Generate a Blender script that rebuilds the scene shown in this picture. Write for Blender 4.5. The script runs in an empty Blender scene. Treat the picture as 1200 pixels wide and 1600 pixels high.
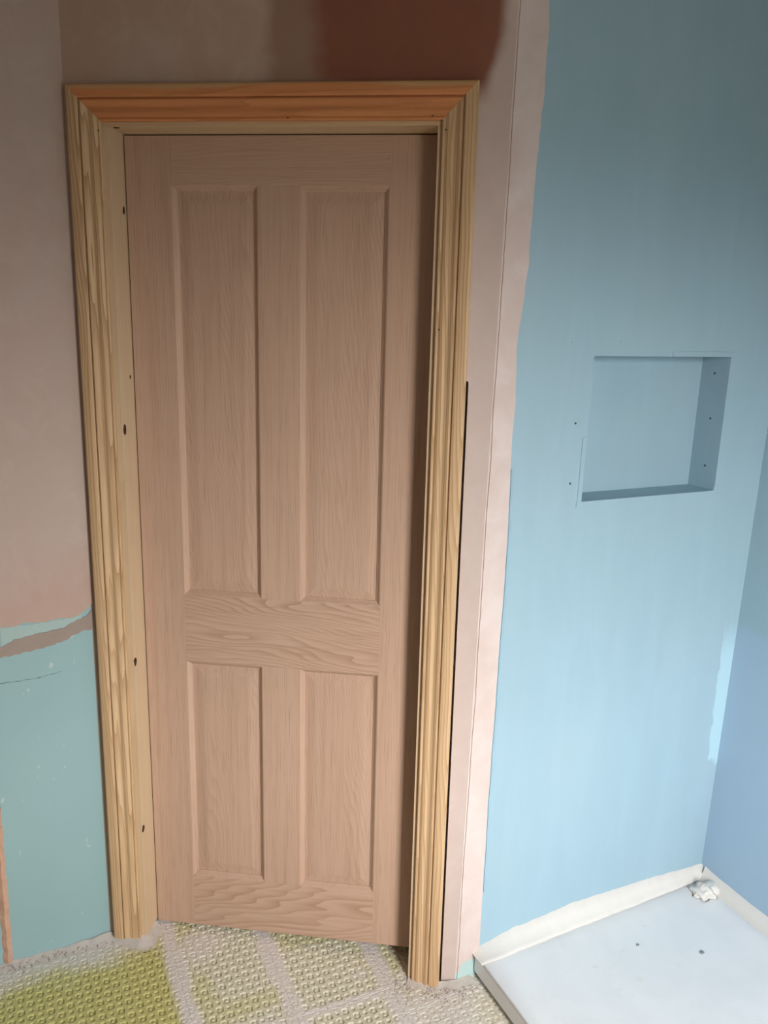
import bpy, bmesh, math, random
import numpy as np
from mathutils import Vector, Matrix

random.seed(7)
rng = np.random.default_rng(11)
S = bpy.context.scene
COL = S.collection

# ------------------------------------------------------------------ camera
CAM_F, CAM_YAW, CAM_PITCH, CAM_ROLL = 1274.198, -0.11514, 0.2243, 0.02415
CAM_POS = Vector((0.80297, -1.76458, 1.59769))
_cy, _sy = math.cos(CAM_YAW), math.sin(CAM_YAW)
FWD = Vector((_sy * math.cos(CAM_PITCH), _cy * math.cos(CAM_PITCH), -math.sin(CAM_PITCH)))
_r = Vector((_cy, -_sy, 0.0))
_u = _r.cross(FWD)
RIGHT = _r * math.cos(CAM_ROLL) + _u * math.sin(CAM_ROLL)
UP = _u * math.cos(CAM_ROLL) - _r * math.sin(CAM_ROLL)
cd = bpy.data.cameras.new('camera')
cd.sensor_fit = 'HORIZONTAL'
cd.sensor_width = 36.0
cd.lens = 36.0 * CAM_F / 1200.0
cd.clip_start = 0.02
cam = bpy.data.objects.new('camera', cd)
COL.objects.link(cam)
M = Matrix.Identity(4)
for i in range(3):
    M[i][0], M[i][1], M[i][2], M[i][3] = RIGHT[i], UP[i], -FWD[i], CAM_POS[i]
cam.matrix_world = M
S.camera = cam

# ------------------------------------------------------------------ view
S.view_settings.view_transform = 'Standard'
S.view_settings.look = 'None'
S.view_settings.gamma = 1.0
S.view_settings.use_curve_mapping = False
S.view_settings.exposure = 0.0

# ------------------------------------------------------------------ world: overcast sky over dark ground
SKY = 42.5
GROUND = 4.5
w = bpy.data.worlds.new('World')
S.world = w
w.use_nodes = True
wt = w.node_tree
wt.nodes.clear()
wo = wt.nodes.new('ShaderNodeOutputWorld')
wb = wt.nodes.new('ShaderNodeBackground')
wg = wt.nodes.new('ShaderNodeTexCoord')
ws = wt.nodes.new('ShaderNodeSeparateXYZ')
wr = wt.nodes.new('ShaderNodeValToRGB')
wm = wt.nodes.new('ShaderNodeMapRange')
wm.inputs['From Min'].default_value = -1.0
wm.inputs['From Max'].default_value = 1.0
wt.links.new(wg.outputs['Generated'], ws.inputs[0])
wt.links.new(ws.outputs['Z'], wm.inputs['Value'])
wt.links.new(wm.outputs[0], wr.inputs[0])
g = GROUND / SKY
el = wr.color_ramp.elements
el[0].position = 0.48
el[0].color = (g * 1.05, g, g * 0.82, 1)
el[1].position = 0.56
el[1].color = (1.0, 0.98, 0.95, 1)
e2 = el.new(0.85)
e2.color = (1.0, 0.98, 0.96, 1)
wt.links.new(wr.outputs[0], wb.inputs['Color'])
wb.inputs['Strength'].default_value = SKY
wt.links.new(wb.outputs[0], wo.inputs['Surface'])

# ------------------------------------------------------------------ frames of the room
PHI = math.radians(32.0)
E2 = Vector((math.cos(PHI), math.sin(PHI), 0))          # along the blue / left walls
N2 = Vector((math.sin(PHI), -math.cos(PHI), 0))         # out of those walls, into the room
C1 = Vector((-0.098, 0, 0))                             # inner corner left of the door
C2 = Vector((0.815, 0, 0))                              # outer corner right of the door
CEIL = 2.46
WIN_E, WIN_W, WIN_Z0, WIN_Z1, WIN_N = 0.53, 0.50, 0.55, 2.05, 2.45

# daylight portal in the window opening (guides sampling of the sky, adds no light of its own)
pl = bpy.data.lights.new('window_daylight_offscreen', 'AREA')
pl.shape = 'RECTANGLE'
pl.size = WIN_W
pl.size_y = WIN_Z1 - WIN_Z0
pl.cycles.is_portal = True
po = bpy.data.objects.new('window_daylight_offscreen', pl)
COL.objects.link(po)
pc = E2 * WIN_E + N2 * (WIN_N + 0.02)
po.location = (pc.x, pc.y, (WIN_Z0 + WIN_Z1) / 2)
po.rotation_euler = (math.radians(90), 0, PHI + math.pi)
_d = po.rotation_euler.to_matrix() @ Vector((0, 0, -1))
if _d.dot(N2) > 0:
    po.rotation_euler = (math.radians(90), 0, PHI)


# ------------------------------------------------------------------ helpers
def pix_ray(px, py):
    return FWD + RIGHT * ((px - 600) / CAM_F) - UP * ((py - 800) / CAM_F)


def on_plane(px, py, n, p0):
    d = pix_ray(px, py)
    return CAM_POS + d * ((p0 - CAM_POS).dot(n) / d.dot(n))


def left_pt(px, py):
    p = on_plane(px, py, N2, C1)
    return (p - C1).dot(E2), p.z


def blue_pt(px, py):
    p = on_plane(px, py, N2, C2)
    return (p - C2).dot(E2), p.z


def floor_pt(px, py, z=0.0):
    return on_plane(px, py, Vector((0, 0, 1)), Vector((0, 0, z)))


def sst(a, b, x):
    t = np.clip((x - a) / (b - a), 0, 1)
    return t * t * (3 - 2 * t)


def floor_z(x):
    """The old floor dips a little towards the right jamb."""
    return -0.026 * sst(0.10, 0.68, x) + 0.010 * sst(0.74, 0.86, x)


_lat = rng.random((256, 256))


def vnoise(x, y, scale, ox=0.0):
    x = np.asarray(x) * scale + 37.1 + ox
    y = np.asarray(y) * scale + 91.7 + ox * 1.7
    xi = np.floor(x).astype(int)
    yi = np.floor(y).astype(int)
    fx = x - xi
    fy = y - yi
    fx = fx * fx * (3 - 2 * fx)
    fy = fy * fy * (3 - 2 * fy)
    a = _lat[xi % 256, yi % 256]
    b = _lat[(xi + 1) % 256, yi % 256]
    c = _lat[xi % 256, (yi + 1) % 256]
    d = _lat[(xi + 1) % 256, (yi + 1) % 256]
    return (a * (1 - fx) + b * fx) * (1 - fy) + (c * (1 - fx) + d * fx) * fy


def mesh(name, verts, faces, mat, parent=None, smooth=False, loc=(0, 0, 0), rz=0.0, kind=None, bevel=0.0, recalc=True):
    me = bpy.data.meshes.new(name)
    me.from_pydata([tuple(v) for v in verts], [], faces)
    bm = bmesh.new()
    bm.from_mesh(me)
    if recalc:
        bmesh.ops.recalc_face_normals(bm, faces=bm.faces)
    if bevel:
        bmesh.ops.bevel(bm, geom=list(bm.edges), offset=bevel, segments=2, affect='EDGES', profile=0.6)
    bm.to_mesh(me)
    bm.free()
    if smooth:
        for p in me.polygons:
            p.use_smooth = True
    me.materials.append(mat)
    o = bpy.data.objects.new(name, me)
    COL.objects.link(o)
    o.location = loc
    o.rotation_euler = (0, 0, rz)
    if parent:
        o.parent = parent
    if kind:
        o['kind'] = kind
    return o


BOXF = [(0, 1, 3, 2), (4, 6, 7, 5), (0, 4, 5, 1), (2, 3, 7, 6), (0, 2, 6, 4), (1, 5, 7, 3)]


def boxv(x0, x1, y0, y1, z0, z1):
    return [(x, y, z) for x in (x0, x1) for y in (y0, y1) for z in (z0, z1)]


def boxes(lst):
    v, f = [], []
    for b in lst:
        k = len(v)
        v += boxv(*b)
        f += [tuple(i + k for i in q) for q in BOXF]
    return v, f


def box(name, b, mat, parent=None, **kw):
    return mesh(name, boxv(*b), BOXF, mat, parent, **kw)


def empty(name, loc=(0, 0, 0), rz=0.0):
    o = bpy.data.objects.new(name, None)
    o.empty_display_size = 0.1
    COL.objects.link(o)
    o.location = loc
    o.rotation_euler = (0, 0, rz)
    return o


def tag(o, label, cat, kind=None, group=None):
    o['label'] = label
    o['category'] = cat
    if kind:
        o['kind'] = kind
    if group:
        o['group'] = group
    return o


# ------------------------------------------------------------------ materials
class NT:
    def __init__(self, name, rough=0.8):
        self.m = bpy.data.materials.new(name)
        self.m.use_nodes = True
        self.t = self.m.node_tree
        self.b = self.t.nodes['Principled BSDF']
        self.b.inputs['Roughness'].default_value = rough
        self.b.inputs['Specular IOR Level'].default_value = 0.3
        self.tc = self.t.nodes.new('ShaderNodeTexCoord')
        self.P = self.tc.outputs['Object']

    def n(self, ty, **kw):
        nd = self.t.nodes.new(ty)
        for k, v in kw.items():
            if k in nd.inputs:
                nd.inputs[k].default_value = v
            else:
                setattr(nd, k, v)
        return nd

    def l(self, a, b):
        self.t.links.new(a, b)

    def mapping(self, loc=(0, 0, 0), rot=(0, 0, 0), scale=(1, 1, 1), src=None):
        m = self.n('ShaderNodeMapping')
        m.inputs['Location'].default_value = loc
        m.inputs['Rotation'].default_value = rot
        m.inputs['Scale'].default_value = scale
        self.l(src or self.P, m.inputs['Vector'])
        return m.outputs[0]

    def noise(self, vec, scale=5.0, detail=3.0, rough=0.55, dist=0.0):
        nd = self.n('ShaderNodeTexNoise')
        nd.inputs['Scale'].default_value = scale
        nd.inputs['Detail'].default_value = detail
        nd.inputs['Roughness'].default_value = rough
        nd.inputs['Distortion'].default_value = dist
        self.l(vec, nd.inputs['Vector'])
        return nd.outputs['Fac']

    def math(self, op, a, b=None, c=None, clamp=False):
        nd = self.n('ShaderNodeMath', operation=op, use_clamp=clamp)
        for i, v in enumerate((a, b, c)):
            if v is None:
                continue
            if isinstance(v, (int, float)):
                nd.inputs[i].default_value = v
            else:
                self.l(v, nd.inputs[i])
        return nd.outputs[0]

    def step(self, v, a, b):
        nd = self.n('ShaderNodeMapRange', interpolation_type='SMOOTHSTEP')
        nd.inputs['From Min'].default_value = a
        nd.inputs['From Max'].default_value = b
        if a > b:
            nd.inputs['From Min'].default_value = b
            nd.inputs['From Max'].default_value = a
            nd.inputs['To Min'].default_value = 1
            nd.inputs['To Max'].default_value = 0
        self.l(v, nd.inputs['Value'])
        return nd.outputs[0]

    def mix(self, fac, a, b, blend='MIX'):
        nd = self.n('ShaderNodeMix', data_type='RGBA', blend_type=blend)
        if isinstance(fac, (int, float)):
            nd.inputs[0].default_value = fac
        else:
            self.l(fac, nd.inputs[0])
        for i, v in ((6, a), (7, b)):
            if isinstance(v, (tuple, list)):
                nd.inputs[i].default_value = (v[0], v[1], v[2], 1)
            else:
                self.l(v, nd.inputs[i])
        return nd.outputs[2]

    def xyz(self, src=None):
        s = self.n('ShaderNodeSeparateXYZ')
        self.l(src or self.P, s.inputs[0])
        return s.outputs[0], s.outputs[1], s.outputs[2]

    def attr(self, name):
        a = self.n('ShaderNodeAttribute', attribute_name=name)
        return a.outputs['Fac']

    def done(self, col, height=None, strength=0.2, dist=0.002):
        if isinstance(col, (tuple, list)):
            self.b.inputs['Base Color'].default_value = (*col, 1)
        else:
            self.l(col, self.b.inputs['Base Color'])
        if height is not None:
            bp = self.n('ShaderNodeBump')
            bp.inputs['Strength'].default_value = strength
            bp.inputs['Distance'].default_value = dist
            self.l(height, bp.inputs['Height'])
            self.l(bp.outputs[0], self.b.inputs['Normal'])
        return self.m


def srgb(r, g, b):
    f = lambda c: ((c / 255 + 0.055) / 1.055) ** 2.4 if c > 10.3 else c / 255 / 12.92
    return (f(r), f(g), f(b))


def wood(name, light, dark, axis='Z', pith=(0.02, 0.03), tilt=0.02, rings=60.0, seed=0.0, ring_amt=0.6,
         fibre=0.35, wander=0.012, rough=0.62, sap=None, sap_band=None, pore=0.0):
    """Solid-wood figure: tilted growth rings about an off-centre pith, wandering noise, fine fibre streaks."""
    k = NT(name, rough)
    rot = (0, 0, 0)
    if axis == 'X':
        rot = (0, math.radians(-90), 0)
    v0 = k.mapping((seed * 0.37, 0, seed * 1.3), rot)
    # wander of the pith along the grain
    nv = k.mapping((seed, seed * 2.1, 0), (0, 0, 0), (9, 9, 1.5), v0)
    nn = k.n('ShaderNodeTexNoise')
    nn.inputs['Scale'].default_value = 1.0
    nn.inputs['Detail'].default_value = 2.5
    k.l(nv, nn.inputs['Vector'])
    sub = k.n('ShaderNodeVectorMath', operation='SUBTRACT')
    k.l(nn.outputs['Color'], sub.inputs[0])
    sub.inputs[1].default_value = (0.5, 0.5, 0.5)
    sc = k.n('ShaderNodeVectorMath', operation='SCALE')
    k.l(sub.outputs[0], sc.inputs[0])
    sc.inputs['Scale'].default_value = wander * 2
    ad = k.n('ShaderNodeVectorMath', operation='ADD')
    v1 = k.mapping((pith[0] - seed * 0.37, pith[1], 0), (tilt, tilt * 0.6, 0), (1, 1, 1), v0)
    k.l(v1, ad.inputs[0])
    k.l(sc.outputs[0], ad.inputs[1])
    wv = k.n('ShaderNodeTexWave', wave_type='RINGS', rings_direction='Z', wave_profile='SAW')
    wv.inputs['Scale'].default_value = rings
    wv.inputs['Distortion'].default_value = 0.0
    k.l(ad.outputs[0], wv.inputs['Vector'])
    ring = k.math('POWER', wv.outputs['Fac'], 2.2)
    amp = k.step(k.noise(k.mapping((seed, 0, 0), (0, 0, 0), (14, 14, 1.2), v0), 1.0, 2), 0.25, 0.7)
    ring = k.math('MULTIPLY', ring, k.math('MULTIPLY_ADD', amp, 0.6, 0.5))
    fib = k.noise(k.mapping((seed * 3, 0, 0), (0, 0, 0), (420, 420, 9), v0), 1.0, 2, 0.6)
    fib2 = k.noise(k.mapping((seed * 5, 0, 0), (0, 0, 0), (70, 70, 2.0), v0), 1.0, 3, 0.6)
    c = k.mix(k.math('MULTIPLY', ring, ring_amt, clamp=True), light, dark)
    d2 = tuple(x * 0.72 for x in dark)
    c = k.mix(k.math('MULTIPLY', k.step(fib2, 0.42, 0.75), fibre, clamp=True), c, dark)
    c = k.mix(k.math('MULTIPLY', k.step(fib, 0.52, 0.72), fibre * 0.8 + pore, clamp=True), c, d2)
    if sap:
        x, y, z = k.xyz()
        ax = z if axis == 'X' else x
        wob = k.noise(k.mapping((seed, 0, 0), (0, 0, 0), (2.2, 2.2, 2.2)), 1.0, 2)
        pos = k.math('ADD', ax, k.math('MULTIPLY', k.math('SUBTRACT', wob, 0.5), 0.05))
        mk = k.step(pos, sap_band[0], sap_band[1])
        c = k.mix(k.math('MULTIPLY', mk, 0.9), c, k.mix(k.math('MULTIPLY', fib2, 0.5), sap, tuple(q * 0.8 for q in sap)))
    h = k.math('ADD', k.math('MULTIPLY', ring, 0.5), k.math('MULTIPLY', fib, -0.6))
    return k.done(c, h, 0.16, 0.0008)


OAK_L, OAK_D = (0.528, 0.356, 0.262), (0.362, 0.216, 0.140)
PINE_L, PINE_D = (0.645, 0.445, 0.262), (0.36, 0.200, 0.085)
RED_L, RED_D = (0.64, 0.265, 0.105), (0.45, 0.165, 0.062)


def oak(name, axis='Z', pith=(0.05, 0.03), tilt=0.03, seed=0.0, ring_amt=0.35, rings=42, fibre=0.30, wander=0.016):
    return wood(name, OAK_L, OAK_D, axis, pith, tilt, rings, seed, ring_amt, fibre, wander, 0.6, pore=0.10)


def plaster_mat(name, base, pink, dark=None, seed=0.0, mask=None, bump=0.25):
    k = NT(name, 0.85)
    big = k.noise(k.mapping((seed, seed, seed), (0, 0, 0), (1, 1, 0.7)), 3.2, 4, 0.6, 0.6)
    mid = k.noise(k.mapping((seed * 2, 0, seed)), 14.0, 4, 0.6, 0.8)
    c = k.mix(k.step(big, 0.35, 0.68), base, pink)
    c = k.mix(k.math('MULTIPLY', k.step(mid, 0.45, 0.75), 0.35), c, tuple(min(1, x * 1.18) for x in base))
    if mask:
        c = mask(k, c, mid)
    h = k.math('ADD', k.math('MULTIPLY', big, 0.8), k.math('MULTIPLY', mid, 0.3))
    return k.done(c, h, bump, 0.004)


P_GREY, P_PINK = (0.500, 0.410, 0.362), (0.500, 0.375, 0.322)


def door_wall_mask(k, c, mid):
    x, y, z = k.xyz()
    # pale pink dry strip right of the frame
    pr = k.step(x, 0.755, 0.775)
    c = k.mix(k.math('MULTIPLY', pr, 0.85), c,
              k.mix(mid, (0.56, 0.445, 0.405), (0.64, 0.545, 0.520)))
    # damp patch of fresh brown plaster above the door, pale dry plaster to its left and right
    wob = k.math('MULTIPLY', k.math('SUBTRACT', k.noise(k.P, 7.0, 3), 0.5), 0.09)
    xw = k.math('ADD', x, wob)
    a = k.step(xw, 0.315, 0.365)
    a2 = k.step(xw, 0.41, 0.47)
    b = k.step(k.math('ADD', k.math('ADD', x, k.math('MULTIPLY', wob, 0.55)), k.math('MULTIPLY', k.step(z, 2.16, 2.04), 0.03)), 0.832, 0.800)
    zz = k.step(k.math('ADD', z, k.math('MULTIPLY', wob, 0.8)), 2.02, 2.085)
    amt = k.math('MULTIPLY', k.math('MULTIPLY_ADD', a2, 0.35, 0.60), k.math('MULTIPLY', k.math('MULTIPLY', a, b), zz))
    wet = k.mix(mid, (0.27, 0.098, 0.055), (0.215, 0.074, 0.042))
    c = k.mix(amt, c, wet)
    return c


def left_wall_mask(k, c, mid):
    x, y, z = k.xyz()
    n = k.noise(k.mapping((5, 0, 0), (0, 0, 0), (3, 3, 1)), 6.0, 3, 0.6, 0.5)
    m = k.step(k.math('ADD', z, k.math('MULTIPLY', k.math('SUBTRACT', n, 0.5), 0.25)), 1.08, 0.93)
    return k.mix(k.math('MULTIPLY', m, 0.75), c, (0.475, 0.325, 0.270))


BLUE = (0.335, 0.490, 0.580)


def blue_mask_mat(name, strip=True, tone=(1, 1, 1), smear=None):
    """Brushed blue tanking paint; where strip is on, bare pink plaster beside the corner with a ragged paint edge."""
    k = NT(name, 0.55)
    k.b.inputs['Specular IOR Level'].default_value = 0.25
    brush = k.noise(k.mapping((0, 0, 0), (0, 0, 0), (6, 6, 1.1)), 2.2, 4, 0.6, 0.5)
    blot = k.noise(k.mapping((3, 1, 2)), 3.0, 3, 0.5)
    b0 = tuple(BLUE[i] * tone[i] for i in range(3))
    c = k.mix(k.step(brush, 0.3, 0.75), tuple(x * 0.975 for x in b0), tuple(min(1, x * 1.025) for x in b0))
    c = k.mix(k.math('MULTIPLY', k.step(blot, 0.4, 0.7), 0.22), c, (b0[0] * 1.12, b0[1] * 1.0, b0[2] * 0.94))
    if smear:
        c = smear(k, c)
    h = k.math('ADD', brush, k.math('MULTIPLY', blot, 0.5))
    return k.done(c, h, 0.18, 0.003)


def strip_mat():
    """Bare pink skim beside the outer corner; green board shows where it has broken away at the foot."""
    k = NT('pink_skim', 0.85)
    x, y, z = k.xyz()
    n1 = k.noise(k.P, 9.0, 4, 0.6)
    mid = k.noise(k.P, 9.0, 5, 0.6, 0.4)
    pk = k.mix(k.step(mid, 0.3, 0.7), (0.63, 0.505, 0.465), (0.69, 0.590, 0.560))
    foot = k.math('ADD', z, k.math('MULTIPLY', k.math('SUBTRACT', n1, 0.5), 0.05))
    foot = k.math('ADD', foot, k.math('MULTIPLY', k.step(x, 0.012, 0.0), 0.03))
    pk = k.mix(k.step(foot, 0.034, 0.031), pk, (0.46, 0.63, 0.62))
    return k.done(pk, mid, 0.3, 0.003)


def green_board_mat():
    k = NT('green_plasterboard', 0.8)
    n1 = k.noise(k.P, 4.0, 3, 0.5)
    sp = k.noise(k.mapping((0, 0, 0), (0, 0, 0), (1.2, 1.2, 0.8)), 42.0, 2, 0.5)
    c = k.mix(n1, (0.27, 0.42, 0.44), (0.31, 0.46, 0.475))
    c = k.mix(k.math('MULTIPLY', k.step(sp, 0.70, 0.76), 0.55), c, (0.55, 0.60, 0.56))
    return k.done(c, n1, 0.05, 0.002)


def tile_mat():
    """Cement-grey embossed tile with an olive-yellow tint, dust lying in the joints."""
    k = NT('embossed_tile', 0.9)
    tint = k.attr('tint')
    dust = k.attr('dust')
    n1 = k.noise(k.P, 30.0, 4, 0.6)
    n2 = k.noise(k.P, 220.0, 2, 0.6)
    body = k.mix(tint, k.mix(n1, (0.58, 0.555, 0.44), (0.68, 0.65, 0.54)), k.mix(n1, (0.45, 0.425, 0.145), (0.56, 0.53, 0.22)))
    dst = k.mix(n1, (0.62, 0.58, 0.545), (0.73, 0.69, 0.65))
    c = k.mix(dust, body, dst)
    c = k.mix(k.math('MULTIPLY', k.step(n2, 0.55, 0.75), 0.25), c, (0.33, 0.31, 0.27))
    return k.done(c, n2, 0.25, 0.0015)


def simple(name, a, b=None, scale=20.0, rough=0.8, bump=0.2, dist=0.002):
    k = NT(name, rough)
    n1 = k.noise(k.P, scale, 4, 0.6)
    return k.done(k.mix(n1, a, b or tuple(x * 0.8 for x in a)), n1, bump, dist)


def tray_mat():
    """White acrylic with plaster smudges and a few beige drips of dust."""
    k = NT('white_acrylic_tray', 0.35)
    a = k.noise(k.P, 5.0, 4, 0.6, 0.6)
    b = k.noise(k.mapping((2, 3, 1)), 22.0, 4, 0.65)
    c = k.mix(k.step(a, 0.35, 0.7), (0.80, 0.815, 0.83), (0.755, 0.77, 0.785))
    c = k.mix(k.math('MULTIPLY', k.step(b, 0.60, 0.78), 0.5), c, (0.70, 0.675, 0.63))
    return k.done(c, b, 0.05, 0.002)


MT = {
    'plaster_left': plaster_mat('plaster_left', P_GREY, P_PINK, seed=1.0, mask=left_wall_mask),
    'plaster_door': plaster_mat('plaster_door', (0.50, 0.40, 0.335), (0.47, 0.34, 0.27), seed=4.0, mask=door_wall_mask),
    'plaster_plain': plaster_mat('plaster_plain', (0.44, 0.36, 0.33), (0.42, 0.31, 0.27), seed=9.0),
    'green': green_board_mat(),
    'filler': simple('grey_brown_filler', (0.36, 0.295, 0.255), (0.29, 0.225, 0.19), 30, 0.85, 0.3),
    'filler_pale': simple('pale_blue_green_filler', (0.40, 0.50, 0.49), (0.34, 0.47, 0.45), 30, 0.85, 0.3),
    'tile': tile_mat(),
    'concrete': simple('dusty_concrete', (0.50, 0.47, 0.44), (0.42, 0.39, 0.36), 9, 0.9, 0.3, 0.004),
    'dust': simple('plaster_dust', (0.60, 0.55, 0.51), (0.46, 0.42, 0.38), 60, 0.95, 0.6, 0.003),
    'crumb': simple('plaster_crumb', (0.62, 0.54, 0.50), (0.34, 0.27, 0.24), 90, 0.95, 0.4),
    'pencil': simple('pencil_line', (0.12, 0.17, 0.17), (0.2, 0.28, 0.28), 40, 0.9),
    'knot': simple('pine_knot', (0.075, 0.030, 0.012), (0.03, 0.012, 0.006), 120, 0.7),
    'screw': simple('screw_head', (0.09, 0.10, 0.11), (0.05, 0.05, 0.06), 120, 0.6),
    'tray': tray_mat(),
    'tray_edge': simple('dusty_white_edge', (0.66, 0.65, 0.62), (0.56, 0.55, 0.52), 30, 0.6, 0.2),
    'sealant': simple('white_sealant', (0.78, 0.76, 0.72), (0.70, 0.67, 0.63), 25, 0.6, 0.35, 0.003),
    'chip': simple('grey_chip', (0.26, 0.29, 0.31), (0.18, 0.20, 0.22), 90, 0.8),
    'splinter': simple('pink_timber_splinter', (0.66, 0.44, 0.33), (0.44, 0.23, 0.15), 40, 0.85, 0.5, 0.003),
    'ceiling': simple('ceiling_plaster', (0.55, 0.50, 0.47), (0.48, 0.42, 0.39), 3, 0.9),
    'white_paint': simple('white_window_paint', (0.75, 0.75, 0.74), (0.7, 0.7, 0.69), 10, 0.5),
}


def blue_smear(k, c):
    # paler second coat brushed beside the inner corner
    x, y, z = k.xyz()
    n1 = k.noise(k.P, 16.0, 3, 0.6)
    xx = k.math('ADD', x, k.math('MULTIPLY', k.math('SUBTRACT', n1, 0.5), 0.03))
    zz = k.math('ADD', z, k.math('MULTIPLY', k.math('SUBTRACT', n1, 0.5), 0.12))
    m = k.math('MULTIPLY', k.step(xx, 0.788, 0.794), k.math('MULTIPLY', k.step(zz, 0.40, 0.43), k.step(zz, 0.86, 0.72)))
    return k.mix(k.math('MULTIPLY', m, 0.8), c, (0.45, 0.68, 0.78))


def right_smear(k, c):
    x, y, z = k.xyz()
    n1 = k.noise(k.P, 9.0, 3, 0.6)
    zz = k.math('ADD', z, k.math('MULTIPLY', k.math('SUBTRACT', n1, 0.5), 0.06))
    m = k.step(zz, 0.84, 0.81)
    c = k.mix(k.math('MULTIPLY', m, 0.7), c, (0.36, 0.50, 0.66))
    return c


MT['blue'] = blue_mask_mat('blue_tanking_paint', True, (1, 1, 1), blue_smear)
MT['strip'] = strip_mat()
MT['blue_niche'] = blue_mask_mat('blue_tanking_paint_niche', False)
MT['blue_bead'] = blue_mask_mat('blue_tanking_paint_bead', False)
MT['blue_side'] = blue_mask_mat('blue_tanking_paint_side', False, (1, 1, 1), right_smear)

# ------------------------------------------------------------------ floor: slab + embossed tiles laid on the room's axes
FLOOR_RZ = PHI          # local x = along E2, local y = -N2
fl = mesh('floor', boxv(-1.9, 1.75, -2.75, 0.75, -0.16, -0.045), BOXF, MT['concrete'], rz=FLOOR_RZ)
tag(fl, 'old dusty floor of embossed grey and olive tiles with filled joints', 'floor', 'structure')

CELL = 0.0215
SUB = 16


def tile(e0, e1, n0, n1, sub=SUB):
    """One embossed tile (rings and dots in a checkerboard) as a relief mesh; e, n are room axes."""
    gap = 0.0002
    e0, e1, n0, n1 = e0 + gap, e1 - gap, n0 + gap, n1 - gap
    st = CELL / sub
    ne = int(round((e1 - e0) / st)) + 1
    nn = int(round((n1 - n0) / st)) + 1
    ee = np.linspace(e0, e1, ne)
    nv = np.linspace(n0, n1, nn)
    EE, NN = np.meshgrid(ee, nv, indexing='ij')
    ci = np.floor(EE / CELL)
    cj = np.floor(NN / CELL)
    u = EE / CELL - ci - 0.5
    v = NN / CELL - cj - 0.5
    u = u + 0.05 * (vnoise(ci, cj, 1.0, 5) - 0.5)
    v = v + 0.05 * (vnoise(ci, cj, 1.0, 9) - 0.5)
    m = (np.abs(u) ** 5 + np.abs(v) ** 5) ** 0.2
    ring = sst(0.14, 0.20, m) * (1 - sst(0.35, 0.41, m)) + 0.15 * (1 - sst(0.14, 0.20, m))
    dot = 1 - sst(0.17, 0.27, np.hypot(u, v))
    pat = np.where((ci + cj) % 2 == 0, ring, dot)
    # dust: filled margins along the joints and drifts
    marg = np.minimum(np.minimum(EE - e0, e1 - EE), np.minimum(NN - n0, n1 - NN) + 0.012)
    drift = vnoise(EE, NN, 14, 3) * 0.6 + vnoise(EE, NN, 45, 7) * 0.4
    X = EE * E2.x + NN * N2.x
    dust = 1 - sst(0.010, 0.034, marg + (drift - 0.5) * 0.022)
    right = sst(0.44, 0.56, EE + (drift - 0.5) * 0.22) * sst(0.26, 0.36, NN + (drift - 0.5) * 0.12)
    dust = np.maximum(dust, right * (0.62 + 0.5 * (drift - 0.3)))
    # along the walls
    wl = 1 - sst(0.03, 0.125, (NN + 0.052) + (drift - 0.5) * 0.06)
    wl = np.where(EE < -0.02, wl, 0)
    dust = np.clip(np.maximum(dust, wl * 0.9), 0, 1)
    patch = sst(0.60, 0.85, vnoise(EE, NN, 9, 21)) * sst(0.0, 0.1, EE)
    dust = np.clip(np.maximum(dust, patch * 0.75), 0, 1)
    leftyel = 1 - sst(0.00, 0.09, EE + (drift - 0.5) * 0.05)
    tint = 0.95 * leftyel + (1 - leftyel) * (0.08 + 0.40 * sst(0.5, 0.75, vnoise(EE, NN, 11, 40)))
    tint = np.clip(tint, 0, 1)
    rough = (vnoise(EE, NN, 260, 2) - 0.5) * 0.0010
    Z = floor_z(X) - 0.0042 * pat * (1 - 0.86 * dust) + rough + dust * 0.0006
    border = np.zeros_like(Z, bool)
    border[:, 0] = border[:, -1] = True
    Z = np.where(border, floor_z(X) - 0.0010, Z)
    verts = np.stack([EE, -NN, Z], -1).reshape(-1, 3)
    idx = np.arange(ne * nn).reshape(ne, nn)
    f = np.stack([idx[:-1, :-1], idx[:-1, 1:], idx[1:, 1:], idx[1:, :-1]], -1).reshape(-1, 4)
    me = bpy.data.meshes.new('tile')
    me.vertices.add(len(verts))
    me.vertices.foreach_set('co', verts.ravel())
    me.loops.add(f.size)
    me.loops.foreach_set('vertex_index', f.ravel().astype(np.int32))
    me.polygons.add(len(f))
    me.polygons.foreach_set('loop_start', np.arange(0, f.size, 4, dtype=np.int32))
    me.polygons.foreach_set('loop_total', np.full(len(f), 4, dtype=np.int32))
    me.update(calc_edges=True)
    me.validate()
    for nm, arr in (('tint', tint), ('dust', dust)):
        at = me.attributes.new(nm, 'FLOAT', 'POINT')
        at.data.foreach_set('value', arr.ravel().astype(np.float32))
    if me.polygons[0].normal.z < 0:
        me.flip_normals()
    me.polygons.foreach_set('use_smooth', np.zeros(len(f), bool))
    me.materials.append(MT['tile'])
    o = bpy.data.objects.new('tile', me)
    COL.objects.link(o)
    o.parent = fl
    return o


COLS = [(-0.440, 0.050, 0.40), (0.050, 0.283, 0.52), (0.283, 0.530, 0.375), (0.530, 0.775, 0.462)]
for ci_, (a_, b_, seam) in enumerate(COLS):
    lo = {0: -0.09, 1: -0.12, 2: 0.02, 3: 0.20}[ci_]
    hi = {0: 0.62, 1: 0.70, 2: 0.76, 3: 0.82}[ci_]
    tile(a_, b_, lo, seam)
    tile(a_, b_, seam, hi)
    tile(a_, b_, hi, hi + 0.48, 4)
tile(-0.93, -0.44, -0.09, 0.40, 6)
tile(-0.93, -0.44, 0.40, 0.90, 4)

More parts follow.
